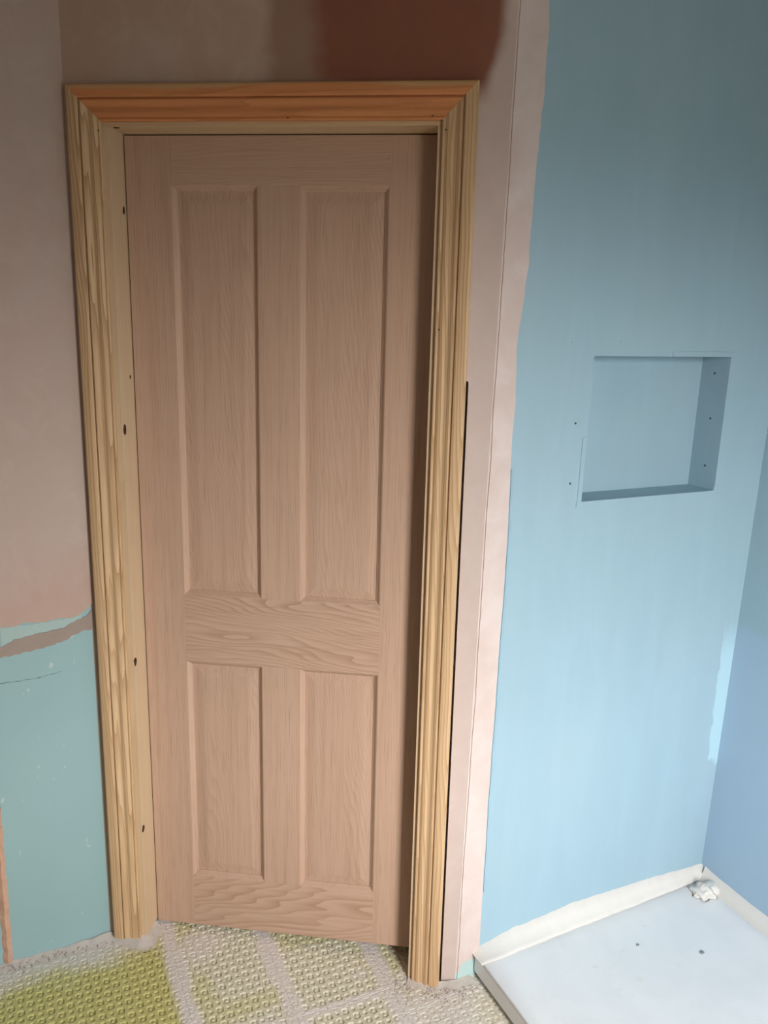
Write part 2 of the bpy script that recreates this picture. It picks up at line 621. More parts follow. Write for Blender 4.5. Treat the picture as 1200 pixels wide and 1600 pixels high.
# ------------------------------------------------------------------ walls
# left wall: green plasterboard below, skimmed plaster above (local x along E2, ends at the corner x = 0, y behind)
wall_left = box('wall_left', (-1.75, 0.02, 0.0035, 0.12, -0.05, CEIL), MT['green'], loc=C1, rz=PHI)
tag(wall_left, 'left wall with pinkish skim plaster above bare green plasterboard', 'wall', 'structure')


def strip_sheet(name, top, bot, mat, parent, y_front, y_back, n=60, jag=0.002, seed=0.0, x_range=None):
    """Thin sheet on a wall whose upper and lower edges follow polylines (x, z), slightly ragged; real thickness."""
    xs0 = max(top[0][0], bot[0][0]) if x_range is None else x_range[0]
    xs1 = min(top[-1][0], bot[-1][0]) if x_range is None else x_range[1]
    xs = np.linspace(xs0, xs1, n)
    zt = np.interp(xs, [p[0] for p in top], [p[1] for p in top]) + (vnoise(xs, xs * 0 + seed, 130) - 0.5) * jag
    zb = np.interp(xs, [p[0] for p in bot], [p[1] for p in bot]) + (vnoise(xs, xs * 0 + seed + 4, 130) - 0.5) * jag
    v, f = [], []
    for x, a, b in zip(xs, zt, zb):
        v += [(x, y_front, a), (x, y_front, b), (x, y_back, a), (x, y_back, b)]
    for i in range(n - 1):
        k = i * 4
        f += [(k, k + 4, k + 5, k + 1), (k + 2, k + 3, k + 7, k + 6), (k, k + 2, k + 6, k + 4), (k + 1, k + 5, k + 7, k + 3)]
    f += [(0, 1, 3, 2), (4 * n - 4, 4 * n - 2, 4 * n - 1, 4 * n - 3)]
    return mesh(name, v, f, mat, parent)


lp = lambda pts: sorted([left_pt(*p) for p in pts])
sk_bot = [(-1.75, 0.90)] + lp([(-60, 985), (0, 982), (25, 978), (38, 972), (60, 972), (100, 966), (125, 962), (146, 940)])
sk_bot[-1] = (0.0, sk_bot[-1][1])
strip_sheet('plaster_skim', [(-1.75, CEIL), (0.0, CEIL)], sk_bot, MT['plaster_left'], wall_left, 0.0, 0.0037, 160, 0.007, 3.0)
pf_t = lp([(0, 982), (60, 974), (128, 962)])
pf_b = lp([(0, 1016), (25, 1000), (60, 990), (128, 976)])
strip_sheet('filler_smear', pf_t, pf_b, MT['filler_pale'], wall_left, 0.0024, 0.0037, 60, 0.006, 8.0)
ff_t = lp([(-40, 1030), (0, 1014), (20, 1001), (60, 990), (100, 981), (135, 962), (146, 950)])
ff_b = lp([(-40, 1040), (0, 1029), (60, 1015), (100, 1002), (130, 986), (146, 982)])
ff_t[-1] = (-0.001, ff_t[-1][1])
ff_b[-1] = (-0.001, ff_b[-1][1])
strip_sheet('filler_band', ff_t, ff_b, MT['filler'], wall_left, 0.0012, 0.0037, 70, 0.006, 2.0)
# scored pencil crack on the board
ck = lp([(-30, 1075), (0, 1069), (30, 1065), (60, 1060), (96, 1050)])
strip_sheet('score_line', [(a, b + 0.0007) for a, b in ck], [(a, b - 0.0006) for a, b in ck], MT['pencil'], wall_left, 0.0030, 0.0037, 40, 0.003, 6.0)
# splintered timber edge at the board joint, leaning
v, f = [], []
NS = 26
for i in range(NS):
    t = i / (NS - 1)
    a = left_pt(1.5 + 19 * t + random.uniform(-0.8, 0.8), 1262 + 240 * t)
    wdt = 0.004 + 0.017 * min(1, t * 3) + random.uniform(-0.002, 0.002)
    v += [(a[0] - wdt, 0.003, a[1]), (a[0] - wdt * 0.5, -0.003 - random.uniform(0, .002), a[1]), (a[0], 0.003, a[1])]
for i in range(NS - 1):
    k = i * 3
    f += [(k, k + 1, k + 4, k + 3), (k + 1, k + 2, k + 5, k + 4)]
mesh('timber_splinter', v, f, MT['splinter'], wall_left)


def blue_shear(v):
    """The blue wall stands slightly out of plumb (leans along world X with height)."""
    d = 0.0122 * (v[2] - 0.6)
    return (v[0] + d * math.cos(PHI), v[1] - d * math.sin(PHI), v[2])


# door wall: pieces around the opening, a slit beside the right architrave, backing behind
def cx(z):
    return 0.815 + 0.0122 * (z - 0.6)


GAP_TOP = 1.515
bx = [
    (-0.20, -0.031, 0.0, 0.13, -0.05, CEIL),                      # left of the lining
    (-0.031, 0.717, 0.0, 0.13, 2.021, CEIL),                      # above the door
    (-0.20, 0.95, 0.14, 0.20, -0.05, CEIL),                       # unseen back panel, added to keep sky light from leaking in round the door
    (0.717, 0.855, 0.045, 0.13, -0.05, CEIL),                      # core right of the lining
]
v, f = boxes(bx)
zs = [-0.05, 0.3, 0.6, 0.9, 1.2, GAP_TOP - 0.03, GAP_TOP, 1.8, 2.1, CEIL]
k0 = len(v)
for z in zs:
    gx = 0.7735 if z < GAP_TOP - 0.01 else 0.717
    v += [(gx, 0.0, z), (cx(z), 0.0, z), (cx(z) + 0.06, 0.045, z), (gx, 0.045, z)]
for i in range(len(zs) - 1):
    a, b = k0 + i * 4, k0 + i * 4 + 4
    f += [(a, a + 1, b + 1, b), (a + 1, a + 2, b + 2, b + 1), (a + 3, a, b, b + 3), (a + 2, a + 3, b + 3, b + 2)]
wall_center = mesh('wall_center', v, f, MT['plaster_door'])
tag(wall_center, 'plastered door wall with a damp brown patch above the architrave', 'wall', 'structure')

# blue wall with niche (local x along E2 from the outer corner, y behind)
NX0, NX1, NZ0, NZ1, ND = 0.262, 0.683, 1.209, 1.543, 0.088
RW = lambda z: 0.820 + 0.0245 * z          # inner corner with the side wall
wx1 = 0.95
xs = [0.0, 0.05, NX0, NX1, wx1]
zs = [-0.05, 0.4, 0.8, NZ0, NZ1, 2.0, CEIL]
v, f = [], []
for z in zs:
    for x in xs:
        v.append(blue_shear((x, 0, z)))
W = len(xs)
for j in range(len(zs) - 1):
    for i in range(W - 1):
        if i == 2 and j == 3:
            continue
        a = j * W + i
        f.append((a, a + 1, a + W + 1, a + W))
# return face behind (thickness)
kb = len(v)
for z in zs:
    v += [blue_shear((0.10, 0.10, z)), blue_shear((wx1, 0.16, z))]
for j in range(len(zs) - 1):
    a = kb + j * 2
    f.append((a, a + 2, a + 3, a + 1))
wall_right = mesh('wall_right', v, f, MT['blue'], loc=C2, rz=PHI, recalc=False)
tag(wall_right, 'pale blue painted wall with a square recessed niche', 'wall', 'structure')
# niche lining: back and four sides, each with thickness
ni = [('niche_back', (NX0 - 0.02, NX1 + 0.02, ND, ND + 0.02, NZ0 - 0.02, NZ1 + 0.02)),
      ('niche_side', (NX0 - 0.02, NX0, 0.0005, ND, NZ0 - 0.02, NZ1 + 0.02)),
      ('niche_side', (NX1, NX1 + 0.02, 0.0005, ND, NZ0 - 0.02, NZ1 + 0.02)),
      ('niche_sill', (NX0, NX1, 0.0005, ND, NZ0 - 0.02, NZ0)),
      ('niche_head', (NX0, NX1, 0.0005, ND, NZ1, NZ1 + 0.02))]
for nm, b in ni:
    mesh(nm, [blue_shear(p) for p in boxv(*b)], BOXF, MT['blue_niche'], wall_right)
# painted corner beads framing the niche, slightly proud
bd = [(NX0 - 0.014, NX1 - 0.006, -0.0022, 0.001, NZ0 - 0.015, NZ0),
      (NX0 - 0.012, NX0, -0.0018, 0.001, NZ0, NZ0 + 0.15),
      (NX0 + 0.23, NX1 + 0.010, -0.0020, 0.001, NZ1, NZ1 + 0.012),
      (NX1, NX1 + 0.008, -0.0016, 0.001, NZ0 + 0.01, NZ1)]
for b in bd:
    mesh('corner_bead', [blue_shear(p) for p in boxv(*b)], BOXF, MT['blue_bead'], wall_right, bevel=0.0006)


def disc(name, c, r, axis, mat, parent, thick=0.0012, n=10, shear=False, irregular=0.0):
    v, f = [], []
    for s, rr in ((0, 1.0), (1, 0.8)):
        for i in range(n):
            a = 2 * math.pi * i / n
            q = r * rr * (1 + random.uniform(-irregular, irregular))
            p = [q * math.cos(a), q * math.sin(a)]
            if axis == 'Y':
                v.append((c[0] + p[0], c[1] - thick * s, c[2] + p[1]))
            else:
                v.append((c[0] + thick * s * (1 if axis == 'X' else -1), c[1] + p[0], c[2] + p[1] * (1.5 if irregular else 1)))
    f = [tuple(range(n, 2 * n))] + [(i, (i + 1) % n, n + (i + 1) % n, n + i) for i in range(n)]
    if shear:
        v = [blue_shear(p) for p in v]
    return mesh(name, v, f, mat, parent)


for p in ((897, 661), (889, 755), (891, 534), (967, 534)):
    s_, z_ = blue_pt(*p)
    disc('screw_head', (s_ - 0.0122 * (z_ - 0.6) * math.cos(PHI), 0, z_), 0.0028 if p[1] > 600 else 0.0022, 'Y', MT['screw'] if p[1] > 600 else MT['blue_bead'], wall_right, shear=True)
for zf_, d_ in ((NZ1 - 0.042, 0.044), (NZ1 - 0.155, 0.040), (NZ0 + 0.058, 0.038)):
    disc('screw_head', (NX1, d_, zf_), 0.0030, '-X', MT['screw'], wall_right, shear=True)

# bare pink skim strip on the blue wall, its paint edge ragged
EDGE = [(-.05, .061), (.08, .061), (.57, .061), (1.12, .069), (1.4, .066), (1.56, .065), (1.75, .080), (1.93, .088), (2.11, .086), (2.46, .085)]
v, f, ed = [], [], []
ZS = np.linspace(-0.045, CEIL, 330)
for z in ZS:
    d = 0.0122 * (z - 0.6)
    x1 = float(np.interp(z, [q[0] for q in EDGE], [q[1] for q in EDGE]))
    ragged = 0.25 + 0.75 * float(sst(1.25, 1.6, z))
    x1 += ragged * (0.010 * (float(vnoise(z, 3, 11)) - .5) + 0.005 * (float(vnoise(z, 8, 45)) - .5))
    ed.append((x1 - d * math.cos(PHI), z))
    y0 = -d * math.sin(PHI)
    x0 = d * math.cos(PHI) - 0.0002
    xc = x0 + 0.0022 + 0.004 * float(vnoise(z, 0, 9)) + 0.0012 * float(vnoise(z, 5, 60))      # broken edge along the corner
    v += [(x0, y0 - 0.0004, z), (xc, y0 - 0.0004, z), (xc + 0.0002, y0 - 0.0034, z), (x1 - 0.001, y0 - 0.0026, z), (x1, y0 - 0.0001, z)]
for i in range(len(ZS) - 1):
    for j in range(4):
        a = i * 5 + j
        f.append((a, a + 1, a + 6, a + 5))
mesh('plaster_skim', v, f, MT['strip'], wall_right, recalc=False)
# thick lip of paint standing off the skim, leaving an open hairline gap between them
v, f = [], []
lip = [q for q in ed if 0.22 < q[1] < 1.30]
for (x, z) in lip:
    g_ = 0.0014 + 0.0008 * random.random()
    v += [blue_shear((x + g_, 0.0002, z)), blue_shear((x + g_ + 0.0004, -0.0024, z)), blue_shear((x + g_ + 0.004, -0.0014, z)), blue_shear((x + g_ + 0.009, 0.0002, z))]
for i in range(len(lip) - 1):
    for j in range(3):
        a = i * 4 + j
        f.append((a, a + 1, a + 5, a + 4))
mesh('paint_lip', v, f, MT['blue_niche'], wall_right, recalc=False)

# side wall at the shower (perpendicular to the blue wall)
v, f = [], []
zs = [-0.05, CEIL]
for z in zs:
    x = RW(z)
    d = 0.0122 * (z - 0.6)
    for (a, b) in ((x, 0.12), (x, -2.10), (x + 0.1, -2.10), (x + 0.1, 0.12)):
        v.append((a, b - d * math.sin(PHI), z))
f = [(0, 1, 5, 4), (1, 2, 6, 5), (2, 3, 7, 6), (3, 0, 4, 7), (4, 5, 6, 7), (0, 3, 2, 1)]
wall_side = mesh('wall_far_right', v, f, MT['blue_side'], loc=C2, rz=PHI)
tag(wall_side, 'shaded blue painted side wall meeting the shower tray', 'wall', 'structure')

# unseen rest of the room: window wall behind the camera, end wall, ceiling
def en_box(name, e0, e1, n0, n1, z0, z1, mat, parent=None, **kw):
    return box(name, (e0, e1, -n1, -n0, z0, z1), mat, parent, rz=0 if parent else PHI, **kw)


wz0, wz1 = WIN_Z0, WIN_Z1
we0, we1 = WIN_E - WIN_W / 2, WIN_E + WIN_W / 2
bl = [(-1.75, we0, -WIN_N - .14, -WIN_N, -.05, CEIL), (we1, 1.70, -WIN_N - .14, -WIN_N, -.05, CEIL),
      (we0, we1, -WIN_N - .14, -WIN_N, -.05, wz0), (we0, we1, -WIN_N - .14, -WIN_N, wz1, CEIL)]
v, f = boxes(bl)
wall_front = mesh('wall_front', v, f, MT['plaster_plain'], rz=PHI)
tag(wall_front, 'plastered window wall facing the door', 'wall', 'structure')
wall_end = en_box('wall_near_left', -1.87, -1.75, -0.2, WIN_N + .14, -0.05, CEIL, MT['plaster_plain'])
tag(wall_end, 'plain plastered end wall on the left of the room', 'wall', 'structure')
ceil = en_box('ceiling', -1.87, 1.75, -0.75, WIN_N + .14, CEIL, CEIL + 0.1, MT['ceiling'])
tag(ceil, 'flat plastered ceiling above the whole room', 'ceiling', 'structure')
win = empty('window_1', E2 * WIN_E + N2 * (WIN_N + 0.08), PHI)
win.location.z = wz0
tag(win, 'white framed window letting daylight in opposite the blue wall', 'window', 'structure')
hw, hh = WIN_W / 2, wz1 - wz0
for b in ((-hw, -hw + .04, -.03, .03, 0, hh), (hw - .04, hw, -.03, .03, 0, hh), (-hw + .04, hw - .04, -.03, .03, 0, .04), (-hw + .04, hw - .04, -.03, .03, hh - .04, hh)):
    box('window_frame', b, MT['white_paint'], win, bevel=0.003)

# ------------------------------------------------------------------ the door
D = 0.069
DW, DZ0, DZ1 = 0.686, 0.008, 1.989
X1, X2, X3, X4 = 0.104, 0.297, 0.3925, 0.5865
Z2, Z3, Z4, Z5 = 0.1597, 0.770, 0.9445, 1.8873
TH = 0.035
door = empty('door_1', (0, D, DZ0))
tag(door, 'unfinished oak four-panel door without a handle, set in pine frame', 'door', 'structure')


def dbox(name, x0, x1, z0, z1, mat):
    return box(name, (x0, x1, 0, TH, z0 - DZ0, z1 - DZ0), mat, door, bevel=0.0005)


dbox('stile', 0.0, X1, DZ0, DZ1, oak('oak_stile_hinge', 'Z', (0.16, 0.10), 0.012, 1.0, 0.22, 46, 0.34))
dbox('stile', X4, DW, DZ0, DZ1, oak('oak_stile_lock', 'Z', (-0.42, 0.12), 0.010, 2.0, 0.22, 50, 0.34))
dbox('top_rail', X1, X4, Z5, DZ1, oak('oak_top_rail', 'X', (0.02, 0.035), 0.07, 3.0, 0.36, 44, 0.24, 0.045))
dbox('lock_rail', X1, X4, Z3, Z4, oak('oak_lock_rail', 'X', (0.03, 0.05), 0.12, 4.0, 0.85, 52, 0.30, 0.050))
dbox('bottom_rail', X1, X4, DZ0, Z2, oak('oak_bottom_rail', 'X', (-0.06, 0.03), 0.08, 5.0, 0.75, 40, 0.26, 0.045))
dbox('muntin', X2, X3, Z4, Z5, oak('oak_muntin_upper', 'Z', (-0.24, 0.10), 0.010, 6.0, 0.25, 50, 0.32))
dbox('muntin', X2, X3, Z2, Z3, oak('oak_muntin_lower', 'Z', (-0.20, 0.09), 0.012, 7.0, 0.35, 52, 0.40))

MOULD = oak('oak_moulding', 'Z', (0.3, 0.2), 0.01, 8.0, 0.15, 50, 0.25)


def loops_mesh(name, x0, x1, z0, z1, prof, mat, parent, fill):
    """Concentric rectangles (inset, depth) bridged together; the innermost filled if asked."""
    v, f = [], []
    for u, d in prof:
        v += [(x0 + u, d, z0 + u), (x1 - u, d, z0 + u), (x1 - u, d, z1 - u), (x0 + u, d, z1 - u)]
    for i in range(len(prof) - 1):
        a = i * 4
        for q in range(4):
            r = (q + 1) % 4
            f.append((a + q, a + r, a + 4 + r, a + 4 + q))
    if fill:
        a = (len(prof) - 1) * 4
        f.append((a, a + 1, a + 2, a + 3))
    return mesh(name, v, f, mat, parent, recalc=False)


def panel(x0, x1, z0, z1, seed, pith, tilt, amt, rings):
    m = oak('oak_panel_%d' % seed, 'Z', pith, tilt, float(seed), amt, rings, 0.30, 0.030)
    z0 -= DZ0
    z1 -= DZ0
    p = loops_mesh('panel', x0, x1, z0, z1,
                   [(0.0100, 0.0122), (0.0140, 0.0122), (0.0180, 0.0119), (0.0340, 0.0095), (0.0375, 0.0092), (0.0400, 0.0091)], m, door, True)
    loops_mesh('moulding', x0, x1, z0, z1,
               [(-0.0004, 0.0), (0.0006, 0.0006), (0.0022, 0.0014), (0.0085, 0.0088), (0.0103, 0.0098), (0.0106, 0.0126)], MOULD, p, False)
    return p


panel(X1, X2, Z4, Z5, 11, (-0.22, 0.030), 0.045, 0.34, 78)
panel(X3, X4, Z4, Z5, 12, (-0.49, 0.026), 0.040, 0.34, 78)
panel(X1, X2, Z2, Z3, 13, (-0.20, 0.032), 0.050, 0.26, 74)
panel(X3, X4, Z2, Z3, 14, (-0.50, 0.022), 0.065, 0.42, 84)

# ------------------------------------------------------------------ lining
lin = empty('trim_4', (0.343, 0.05, 0.0))
tag(lin, 'pale pine door lining with dark knots inside the architrave', 'door frame', 'structure')
pine_lin = wood('pine_lining', (0.64, 0.475, 0.315), (0.50, 0.33, 0.17), 'Z', (0.16, 0.05), 0.012, 30, 21.0, 0.45, 0.18, 0.012)
pine_lin_h = wood('pine_lining_head', (0.62, 0.45, 0.27), (0.49, 0.32, 0.16), 'X', (0.10, 0.08), 0.012, 30, 23.0, 0.35, 0.15, 0.012)
ox, oy = -0.343, -0.05
jl = box('jamb', (-0.031 + ox, -0.003 + ox, 0.0005 + oy, 0.128 + oy, 0.012, 1.992), pine_lin, lin, bevel=0.001)
# the left jamb foot is cut on a slant towards the door
jr = box('jamb', (0.689 + ox, 0.717 + ox, 0.0005 + oy, 0.128 + oy, -0.03, 1.992), pine_lin, lin, bevel=0.001)
jh = box('head_jamb', (-0.031 + ox, 0.717 + ox, 0.0005 + oy, 0.128 + oy, 1.992, 2.020), pine_lin_h, lin, bevel=0.001)
for s_ in ((-0.003, 0.010), (0.676, 0.689)):
    box('door_stop', (s_[0] + ox, s_[1] + ox, D + TH + 0.003 + oy, 0.126 + oy, 0.0, 1.992), pine_lin, lin)
for yy, zz, r in ((0.010, 1.352, 0.0080), (0.008, 0.786, 0.0065), (0.008, 0.328, 0.0065), (0.058, 1.832, 0.0050), (0.052, 1.47, 0.0028)):
    disc('knot', (-0.003 + ox, yy + oy, zz), r * 1.2, 'X', MT['knot'], jl, thick=0.0006, n=9, irregular=0.22)

v = [(0.010 + ox + 0.007 * math.cos(t) * (1 + .2 * math.sin(3 * t)), 0.010 + oy + 0.006 * math.sin(t), 1.9914) for t in np.linspace(0, 2 * math.pi, 11)[:-1]]
v += [(p[0], p[1], 1.9922) for p in v]
mesh('knot', v, [tuple(range(10))] + [(i, (i + 1) % 10, 10 + (i + 1) % 10, 10 + i) for i in range(10)], MT['knot'], jh)

# ------------------------------------------------------------------ architraves
PROF = [(0.000, 0.000), (0.000, 0.0085), (0.0015, 0.0100), (0.0040, 0.0102), (0.0055, 0.0090), (0.0070, 0.0088), (0.0090, 0.0108),
        (0.0120, 0.0128), (0.0155, 0.0138), (0.0190, 0.0136), (0.0225, 0.0126), (0.0260, 0.0126), (0.0300, 0.0142), (0.0335, 0.0170),
        (0.0370, 0.0186), (0.0395, 0.0184), (0.0405, 0.0172), (0.0408, 0.0140), (0.0430, 0.0140), (0.0433, 0.0180), (0.0445, 0.0196),
        (0.0480, 0.0206), (0.0560, 0.0210), (0.0640, 0.0206), (0.0675, 0.0194), (0.0695, 0.0170), (0.0700, 0.0145), (0.0700, 0.000)]
IX0, IX1, IZ1 = -0.0165, 0.6985, 2.0005


def architrave(name, fn_a, fn_b, mat, org):
    v = [tuple(Vector(fn_a(u, t)) - Vector(org)) for u, t in PROF] + [tuple(Vector(fn_b(u, t)) - Vector(org)) for u, t in PROF]
    n = len(PROF)
    f = [(i, (i + 1) % n, n + (i + 1) % n, n + i) for i in range(n)] + [tuple(range(n)), tuple(range(n, 2 * n))]
    return mesh(name, v, f, mat, loc=org)


EPS = 0.0002
pine_l = wood('pine_architrave_left', PINE_L, PINE_D, 'Z', (0.075, 0.035), 0.014, 84, 31.0, 0.85, 0.28, 0.016)
pine_r = wood('pine_architrave_right', PINE_L, PINE_D, 'Z', (-0.02, 0.045), 0.014, 72, 33.0, 0.80, 0.28, 0.016)
pine_h = wood('pine_architrave_head', RED_L, RED_D, 'X', (0.045, 0.03), 0.010, 36, 35.0, 0.55, 0.30, 0.016,
              sap=(0.60, 0.37, 0.18), sap_band=(0.058, 0.066))
t1 = architrave('trim_1', lambda u, t: (IX0 - u, -t, 0.013 + 0.003 * u / .07), lambda u, t: (IX0 - u, -t, IZ1 + u - EPS), pine_l, (IX0, 0, 0.013))
tag(t1, 'yellow pine architrave on the hinge side, beside green plasterboard', 'architrave', 'structure')
t2 = architrave('trim_2', lambda u, t: (IX1 + u, -t, -0.0255), lambda u, t: (IX1 + u, -t, IZ1 + u - EPS), pine_r, (IX1, 0, -0.0255))
tag(t2, 'yellow pine architrave beside the pink plaster strip and dark gap', 'architrave', 'structure')
t3 = architrave('trim_3', lambda u, t: (IX0 - u + EPS, -t, IZ1 + u), lambda u, t: (IX1 + u - EPS, -t, IZ1 + u), pine_h, (0.34, 0, IZ1))
tag(t3, 'reddish pine head architrave mitred over the door', 'architrave', 'structure')
for (px_, py_, par, org) in ((676, 181, t3, Vector((0.34, 0, IZ1))), (450, 184, t3, Vector((0.34, 0, IZ1)))):
    p = on_plane(px_, py_, Vector((0, 1, 0)), Vector((0, -0.0125, 0))) - org
    disc('nail_hole', (p.x, p.y - 0.0012, p.z), 0.0016, 'Y', MT['knot'], par, thick=0.0005)
for (px_, py_, par, org, yy) in ((697, 203, t2, Vector((IX1, 0, -0.0255)), -0.0128), (686, 515, t2, Vector((IX1, 0, -0.0255)), -0.0128), (154, 204, t1, Vector((IX0, 0, 0.013)), -0.0115)):
    p = on_plane(px_, py_, Vector((0, 1, 0)), Vector((0, yy, 0))) - org
    disc('nail_hole', (p.x, p.y - 0.0012, p.z), 0.0016, 'Y', MT['knot'], par, thick=0.0006)

# ------------------------------------------------------------------ shower tray (local x along E2 from the outer corner, y behind)
TX0, TX1, TZ0, TZ1, TN0, TN1 = 0.046, 0.818, -0.014, 0.050, 0.004, 0.98
tray = empty('shower_tray', C2 + E2 * 0.45 + N2 * 0.5, PHI)
tray.location.z = TZ0
tag(tray, 'dusty white shower tray set in the corner between the blue walls', 'shower tray')


def T(s, n, z):
    return (s - 0.45, -(n - 0.5), z - TZ0)


def rect(s0, s1, n0, n1, z):
    return [T(s0, n0, z), T(s1, n0, z), T(s1, n1, z), T(s0, n1, z)]


prof = [(0.004, TZ0 + 0.012), (0.0, TZ0 + 0.016), (0.0, TZ1 - 0.006), (0.002, TZ1 - 0.002), (0.006, TZ1), (0.050, TZ1 - 0.0002), (0.060, TZ1 - 0.0010), (0.075, TZ1 - 0.0030), (0.095, TZ1 - 0.0045), (0.13, TZ1 - 0.0055), (0.30, TZ1 - 0.0075)]
v, f = [], []
for u, z in prof:
    v += rect(TX0 + u, TX1 - u, TN0 + u, TN1 - u, z)
for i in range(len(prof) - 1):
    a = i * 4
    for q in range(4):
        r = (q + 1) % 4
        f.append((a + q, a + r, a + 4 + r, a + 4 + q))
a = (len(prof) - 1) * 4
f += [(a, a + 1, a + 2, a + 3), (3, 2, 1, 0)]
tb = mesh('tray_body', v, f, MT['tray'], tray)
for p_ in tb.data.polygons:
    p_.use_smooth = p_.center.z > TZ1 - TZ0 - 0.009 and p_.area < 0.25
# dusty foot rail below the rim
v, f = boxes([(TX0 + 0.010, TX1 - 0.010, -(TN1 - 0.010), -(TN0 + 0.010), TZ0, TZ0 + 0.014)])
mesh('foot_rail', [(p[0] - 0.45, p[1] + 0.5, p[2] - TZ0) for p in v], f, MT['tray_edge'], tray)

# sealant upstand along the blue wall (top edge climbs from the outer corner) and the side wall
def upstand(name, path, mat):
    v, f = [], []
    n = len(path)
    for row in path:
        v += [T(*p) for p in row]
    m = len(path[0])
    for i in range(n - 1):
        for j in range(m - 1):
            a = i * m + j
            f.append((a, a + 1, a + m + 1, a + m))
    return mesh(name, v, f, mat, tray, smooth=True, recalc=False)


def shear_off(z):
    d = 0.0122 * (z - 0.6)
    return d * math.cos(PHI), d * math.sin(PHI)     # (ds, dn)


rows = []
for s in np.linspace(0.040, 0.826, 90):
    zt = float(np.interp(s, [0.04, 0.067, 0.15, 0.36, 0.60, 0.83], [0.052, 0.062, 0.082, 0.099, 0.095, 0.082]))
    zt += 0.004 * (float(vnoise(s, 1, 40)) - 0.5) + 0.003 * (float(vnoise(s, 2, 120)) - 0.5)
    wdt = float(np.interp(s, [0.04, 0.35, 0.77, 0.83], [0.046, 0.036, 0.022, 0.02]))
    wdt += 0.003 * (float(vnoise(s, 5, 60)) - 0.5)
    dn = shear_off(zt)[1]
    zb = TZ1 + 0.002
    rows.append([(s, dn - 0.004, zt + 0.001), (s, dn + 0.003, zt), (s, dn + 0.004 + wdt * 0.25, zb + (zt - zb) * 0.50), (s, wdt * 0.80, zb + (zt - zb) * 0.16 + 0.002),
                 (s, wdt, zb + 0.003), (s, wdt + 0.0004, zb + 0.0012), (s, wdt - 0.005, zb + 0.0008), (s, wdt - 0.006, zb - 0.004)])
ups = upstand('sealant_upstand', rows, MT['sealant'])
# end face of the upstand
rows = []
for n_ in np.linspace(0.012, 0.80, 90):
    zt = 0.076 + 0.012 * math.exp(-n_ / 0.04) + 0.004 * (float(vnoise(n_, 7, 40)) - 0.5)
    s = RW(zt)
    rows.append([(s + 0.004, n_, zt + 0.001), (s - 0.002, n_, zt), (s - 0.012, n_, 0.062), (s - 0.032 - 0.004 * float(vnoise(n_, 9, 30)), n_, TZ1 + 0.001), (s - 0.034, n_, TZ1 - 0.004)])
upstand('sealant_upstand', [r[::-1] for r in rows], MT['sealant'])
# crumpled lump of white tape in the tray corner
bm = bmesh.new()
bmesh.ops.create_icosphere(bm, subdivisions=4, radius=1.0)
for vv in bm.verts:
    c = vv.co.copy()
    rdg = 0.25 * math.sin(c.x * 9 + c.z * 3) + 0.35 * (float(vnoise(c.x * 1.0, c.y + c.z, 2.4)) - 0.5) + 0.2 * (float(vnoise(c.x - c.z, c.y, 6)) - 0.5)
    k = 1 + rdg * 0.6
    vv.co = Vector((c.x * 0.046 * k, c.y * 0.030 * k, max(0.0, c.z * 0.026 * k)))
me = bpy.data.meshes.new('crumpled_tape')
bm.to_mesh(me)
bm.free()
me.materials.append(MT['sealant'])
tp = floor_pt(1101, 1393, 0.055)
tape = bpy.data.objects.new('crumpled_tape', me)
COL.objects.link(tape)
tape.location = (tp.x, tp.y, TZ1 + 0.0015)
tape.rotation_euler = (0, 0, PHI)
tag(tape, 'crumpled white lump of tape in the inner corner of the shower tray', 'tape')


def chip(px_, py_, sx, sy, label):
    p = floor_pt(px_, py_, TZ1 - 0.012)
    v = [(-sx, -sy * .4, 0), (-sx * .2, -sy, 0), (sx, -sy * .3, 0), (sx * .6, sy, 0), (-sx * .6, sy * .7, 0)]
    top = [(a * .7 + .0006, b * .7, 0.0028) for a, b, c in v]
    n = len(v)
    f = [tuple(range(n))[::-1], tuple(range(n, 2 * n))] + [(i, (i + 1) % n, n + (i + 1) % n, n + i) for i in range(n)]
    # the dished floor of the tray
    q = p - C2
    s_, n_ = q.dot(E2), q.dot(N2)
    u = min(s_ - TX0, TX1 - s_, n_ - TN0, TN1 - n_)
    zt = float(np.interp(u, [a for a, b in prof[4:]], [b for a, b in prof[4:]]))
    o = mesh('debris_chip', v + top, f, MT['chip'], loc=(p.x, p.y, zt), rz=0.4)
    tag(o, label, 'chip')
    return o


chip(1096, 1491, 0.0075, 0.0060, 'larger grey debris chip lying on the white shower tray')
chip(996, 1480, 0.0050, 0.0030, 'smaller thin grey debris chip lying on the white shower tray')

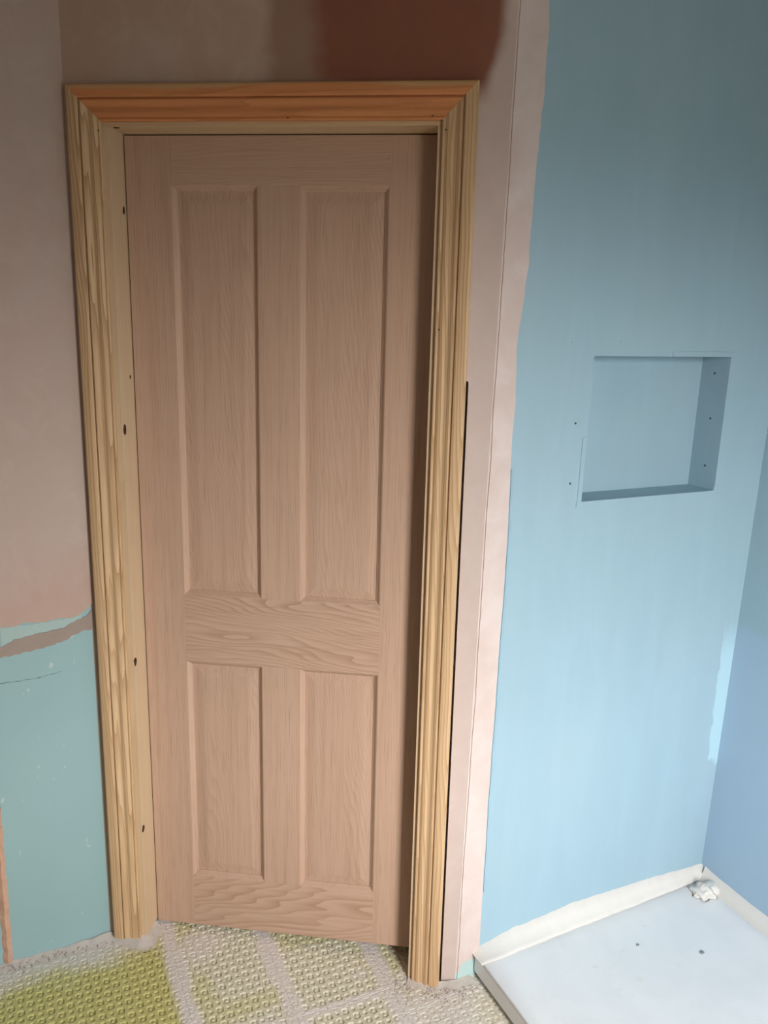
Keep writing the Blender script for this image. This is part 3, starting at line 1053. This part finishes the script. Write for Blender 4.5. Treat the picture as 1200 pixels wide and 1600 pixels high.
# ------------------------------------------------------------------ dust and crumbs on the floor
def dust_bank(name, pts, wid, hgt, mat, label, seed):
    """Low bank of plaster dust following a polyline on the floor against a wall (points are (x, y), normal to the room given)."""
    v, f = [], []
    m = 9
    P = []
    for i in range(len(pts) - 1):
        a, b = Vector(pts[i][:2]), Vector(pts[i + 1][:2])
        k = max(2, int((b - a).length / 0.006))
        for j in range(k):
            t = j / k
            P.append((a.lerp(b, t), pts[i][2].lerp(pts[i + 1][2], t).normalized(), pts[i][3] * (1 - t) + pts[i + 1][3] * t))
    for (p, nrm, h) in P:
        ww = wid * (0.7 + 0.6 * float(vnoise(p.x, p.y, 30, seed)))
        for j in range(m):
            t = j / (m - 1)
            q = p + nrm * (ww * t - 0.003)
            z = float(floor_z(q.x)) + hgt * h * (1 - t) ** 1.6 * (0.8 + 0.4 * float(vnoise(q.x, q.y, 90, seed))) - 0.0015 * t + 0.0010 * (float(vnoise(q.x, q.y, 240)) - .5)
            v.append((q.x, q.y, z))
    for i in range(len(P) - 1):
        for j in range(m - 1):
            a = i * m + j
            f.append((a, a + 1, a + m + 1, a + m))
    o = mesh(name, v, f, mat, smooth=True, recalc=False)
    o['kind'] = 'stuff'
    o['label'] = label
    o.parent = fl
    o.matrix_parent_inverse = fl.matrix_basis.inverted()
    if o.data.polygons[0].normal.z < 0:
        o.data.flip_normals()
    return o


nl = Vector((N2.x, N2.y))
a0 = C1 - E2 * 0.75
dust_bank('plaster_dust', [(a0.x, a0.y, nl, .5), (C1.x - E2.x * .12, C1.y - E2.y * .12, nl, .45), (C1.x - 0.0, -0.004, nl, .9), (-0.070, -0.008, Vector((0, -1)), 1.0),
                           (-0.020, -0.008, Vector((.2, -1)), 1.0), (-0.003, 0.004, Vector((.8, -.6)), 0.85), (-0.002, 0.066, Vector((1, -.3)), 0.6)],
          0.034, 0.019, MT['dust'], 'grey white plaster dust banked along the left wall and jamb foot', 3.0)
dust_bank('plaster_dust', [(0.690, -0.004, Vector((-.2, -1)), .5), (0.772, -0.012, Vector((0, -1)), .8), (0.812, -0.004, Vector((.3, -1)), .8), (0.852, 0.020, nl, .6)],
          0.036, 0.012, MT['dust'], 'pinkish plaster dust at the foot of the architrave beside the tray', 5.0)


def crumbs(name, pts, mat, label):
    v, f = [], []
    for (x, y, z, r) in pts:
        k = len(v)
        q = [Vector((random.uniform(-1, 1), random.uniform(-1, 1), random.uniform(-.2, 1))) for _ in range(1)]
        base = [(math.cos(a) * r * random.uniform(.6, 1.2), math.sin(a) * r * random.uniform(.6, 1.2)) for a in (0.2, 1.5, 2.8, 4.0, 5.2)]
        h = r * random.uniform(.5, 1.1)
        v += [(x + a, y + b, z) for a, b in base] + [(x + a * .55, y + b * .55, z + h) for a, b in base]
        f += [(k + 5, k + 6, k + 7, k + 8, k + 9)] + [(k + i, k + (i + 1) % 5, k + 5 + (i + 1) % 5, k + 5 + i) for i in range(5)]
    o = mesh(name, v, f, mat)
    o['kind'] = 'stuff'
    o['label'] = label
    o.parent = fl
    o.matrix_parent_inverse = fl.matrix_basis.inverted()
    return o


pts = []
for _ in range(240):       # along the left wall
    t = random.random()
    p = C1 - E2 * (0.6 * t) + N2 * abs(random.gauss(0.008, 0.012))
    pts.append((p.x, p.y, float(floor_z(p.x)) + 0.004, random.uniform(.001, .0032)))
for _ in range(150):       # foot of right architrave and corner
    x = random.uniform(0.66, 0.87)
    y = -abs(random.gauss(0.02, 0.035)) - 0.002
    pts.append((x, y, float(floor_z(x)) + 0.0005, random.uniform(.0010, .0034)))
for _ in range(110):       # under the door edge
    x = random.uniform(0.02, 0.68)
    y = 0.066 - abs(random.gauss(0, 0.012))
    pts.append((x, y, float(floor_z(x)), random.uniform(.001, .0030)))
for _ in range(230):       # scattered over the tiles
    p = E2 * random.uniform(-.35, .75) + N2 * random.uniform(0.05, 0.66)
    if p.y > 0.0:
        continue
    pts.append((p.x, p.y, float(floor_z(p.x)), random.uniform(.0008, .0022)))
crumbs('plaster_crumbs', pts, MT['crumb'], 'small plaster crumbs strewn over the tiles and along the skirting line')
